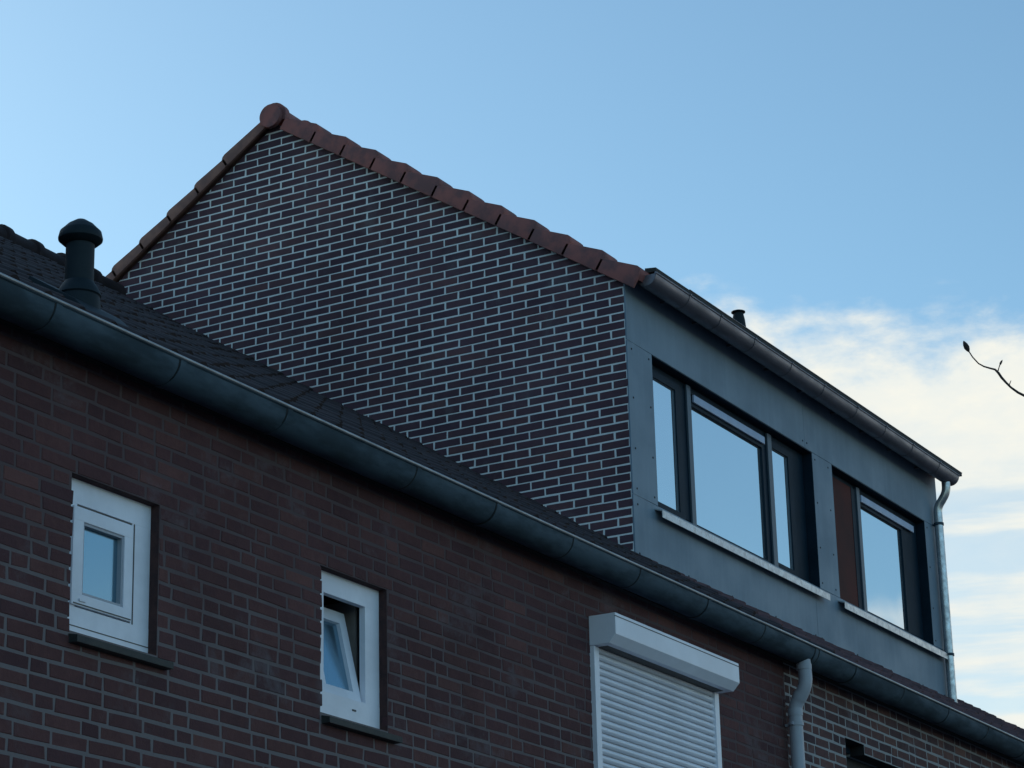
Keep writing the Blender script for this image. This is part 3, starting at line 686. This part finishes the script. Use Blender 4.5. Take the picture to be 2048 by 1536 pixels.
dw1 = dwin(O1[0], O1[1], [(15.19, 15.735, 'sash'), (15.893, 17.165, 'fixed'), (17.227, 17.685, 'sash')], [(15.83, 15.895), (17.215, 17.29)], [(15.93, 17.15)])
dw2 = dwin(O2[0], O2[1], [(18.36, 18.955, 'panel'), (19.018, 19.985, 'fixed')], [(18.962, 19.027)], [(19.04, 20.20)])
dw1['label'] = 'wide dark framed window with three panes, nearest the brick gable'
dw2['label'] = 'dark framed window with a dark red panel at its left, beside the downpipe'

# dormer gutter
dg = empty('dormer_gutter', (GX, 7.28, 6.345)); dg.parent = hB; dg.location -= hB.location
gy, gz, gr = 7.278, 6.334, .078
bm = bmesh.new(); halfround(bm, GX+.02, 20.66, gy, gz, gr, seg=20, bead=.009)
for xe in (GX+.02, 20.657):
    n_ = 20; vs = [bm.verts.new((xe, gy-(gr-.001)*math.cos(math.pi*k/n_), gz-(gr-.001)*math.sin(math.pi*k/n_))) for k in range(n_+1)]; bm.faces.new(vs)
obj('gutter_trough', bm, MT['copper'], dg, smooth=40)
for cxp in (15.35, 15.86, 16.44, 17.10, 17.72, 18.38, 18.98, 19.58, 20.2):
    bm = bmesh.new(); halfround(bm, cxp-.011, cxp+.011, gy, gz, gr+.0035, th=.003, seg=20, bead=.011); box(bm, cxp-.011, cxp+.011, gy+gr, D+.001, gz-.012, gz+.004); obj('gutter_bracket', bm, MT['copper'], dg, smooth=40)
bm = bmesh.new(); prism(bm, [(7.225, 6.372), (7.225, 6.400), (7.31, 6.410), (7.31, 6.372)], 'x', GX+.075, DX1+.19, .003)
obj('roof_edge', bm, MT['wood'], dg)
bm = bmesh.new(); tube(bm, [(GX+.6, 7.2235, 6.4015), (DX1+.19, 7.2235, 6.4015)], .0035, 8); obj('edge_strip', bm, MT['copper'], dg)
# dormer downpipe
px = 20.545
path = [(px, 7.285, 6.29)] + bend((px, 7.285, 6.24), (px, 7.282, 6.17), (px, 7.325, 6.12)) + bend((px, 7.335, 6.105), (px, 7.378, 6.06), (px, 7.378, 6.0)) + [(px, 7.378, 5.9), (px, 7.378, 4.30)]
dd = downpipe(hB, 'dormer_downpipe', path, .0375, MT['galv'], [5.90, 4.75], MT['zinc'], D+.001, px)
bm = bmesh.new(); tube(bm, [(px, 7.378, 4.34), (px, 7.378, 4.295)], .041, 24); obj('pipe_end', bm, MT['galv'], dd, smooth=50)
# small flue
fx, fy = 18.93, 8.435; fz = 6.93
fl = empty('flue_pipe', (fx, fy, fz)); fl.parent = hB; fl.location -= hB.location
bm = bmesh.new(); lathe(bm, fx, fy, [(.062, fz), (.060, 7.44), (.054, 7.50), (.043, 7.555), (.042, 7.562)]); obj('pipe', bm, MT['plastic'], fl, smooth=40)
bm = bmesh.new(); lathe(bm, fx, fy, [(.042, 7.560), (.060, 7.566), (.060, 7.574), (.04, 7.582), (.002, 7.585)]); obj('cap', bm, MT['plastic'], fl, smooth=40)
gutter(hB, JX, PX, DX1+.3)

# ------------------------------------------------------------------- the next house in the row
hC = empty('row_house', (DX1+.3, YF, GZ), 'next brick house of the row, only wavy tiles and gutter showing right of the dormer', 'house')
house_shell(hC, DX1+.3, 46.0, [], DX1+.3, 26.0, ZP2, MT['brick_new'], MT['mortar_right'])
bm = bmesh.new(); box(bm, 45.7, 46.0, YF+.3, YB-.3, GZ, 3.5); prism(bm, [(YF, 3.5), (YB, 3.5), (RY, RZ-.2)], 'x', 45.7, 46.0); obj('side_wall', bm, MT['wall_side'], hC)
bm = bmesh.new(); tiles(bm, DX1+.32, 46.0, EY, EZ+.02, .585, (RY-EY)*math.hypot(1, .585), 1, seed=21, ns=10, roll=.065, pitch=.21); roofC = obj('roof', bm, MT['tile_red'], hC, smooth=50)
zr = EZ+.585*(RY-EY)
bm = bmesh.new(); prism(bm, [(yy0, EZ-.06), (RY, zr-.08), (YB+.2, EZ-.1), (YB+.2, EZ-.2), (RY, zr-.2), (yy0, EZ-.17)], 'x', DX1+.32, 46.0); obj('roof_deck', bm, MT['wood'], roofC)
gutter(hC, [21.4, 22.2, 23.0, 23.8, 24.6, 26, 28, 30, 34, 38], DX1+.3, 46.0)

# ------------------------------------------------------------------- young tree whose twig reaches into view
def cray(x, y, d):
    u, v = (x-1024)/5158.14, (y-768)/5158.14
    return (r_*u - u_*v + fwd)*d
tree = empty('magnolia_tree', (7.2, .9, GZ), 'bare budding branch reaching in from the right in front of the clouds', 'tree')
bm = bmesh.new()
tube(bm, [(7.2, .9, GZ-.05), (7.22, .88, -.6), (7.15, .92, .5), (7.12, .90, 1.3), (7.0, .88, 2.2)], [.07, .055, .045, .032, .02], 14)
tube(bm, [(7.2, .9, -.2), (7.5, .6, .6), (7.7, .4, 1.6), (7.75, .3, 2.4)], [.035, .028, .018, .008], 10)
tube(bm, [(7.15, .92, .6), (7.4, 1.0, 1.3), (7.5, 1.05, 2.2)], [.026, .018, .007], 10)
obj('trunk', bm, MT['bark'], tree, smooth=60)
P = lambda x, y, d=5.5: tuple(cray(x, y, d))
tw = [P(1938, 703), P(1945, 714), P(1957, 727), P(1968, 733), P(1980, 736.5), P(1990, 739), P(1997, 746), P(2003, 755), P(2012, 765), P(2022, 775), P(2036, 785), P(2050, 792), P(2090, 812, 5.6), P(2180, 850, 5.9), P(2330, 960, 6.4), (7.13, .91, 1.1)]
bm = bmesh.new(); tube(bm, tw, [.0013, .0014, .0015, .0017, .0019, .0023, .0028, .0028, .0025, .0024, .0027, .0029, .0034, .005, .009, .018], 10)
tube(bm, [P(1996, 742), P(1998, 735), P(2000, 729)], [.0014, .0011, .0013], 8)
tube(bm, [P(2018, 771), P(2020, 766), P(2022, 761)], [.0013, .0011, .0008], 8)
obj('twig', bm, MT['bark'], tree, smooth=60)
def bud(pts, rads):
    bm = bmesh.new(); tube(bm, pts, rads, 12); return obj('bud', bm, MT['bark'], tree, smooth=60)
bud([P(1938, 704), P(1936, 700), P(1933.5, 695), P(1930.5, 689), P(1928, 684), P(1927, 681.5)], [.0014, .0042, .0062, .0052, .0026, .0004])
bud([P(2000, 730), P(2001, 727), P(2003, 723), P(2005, 719.5)], [.0012, .0024, .0021, .0003])
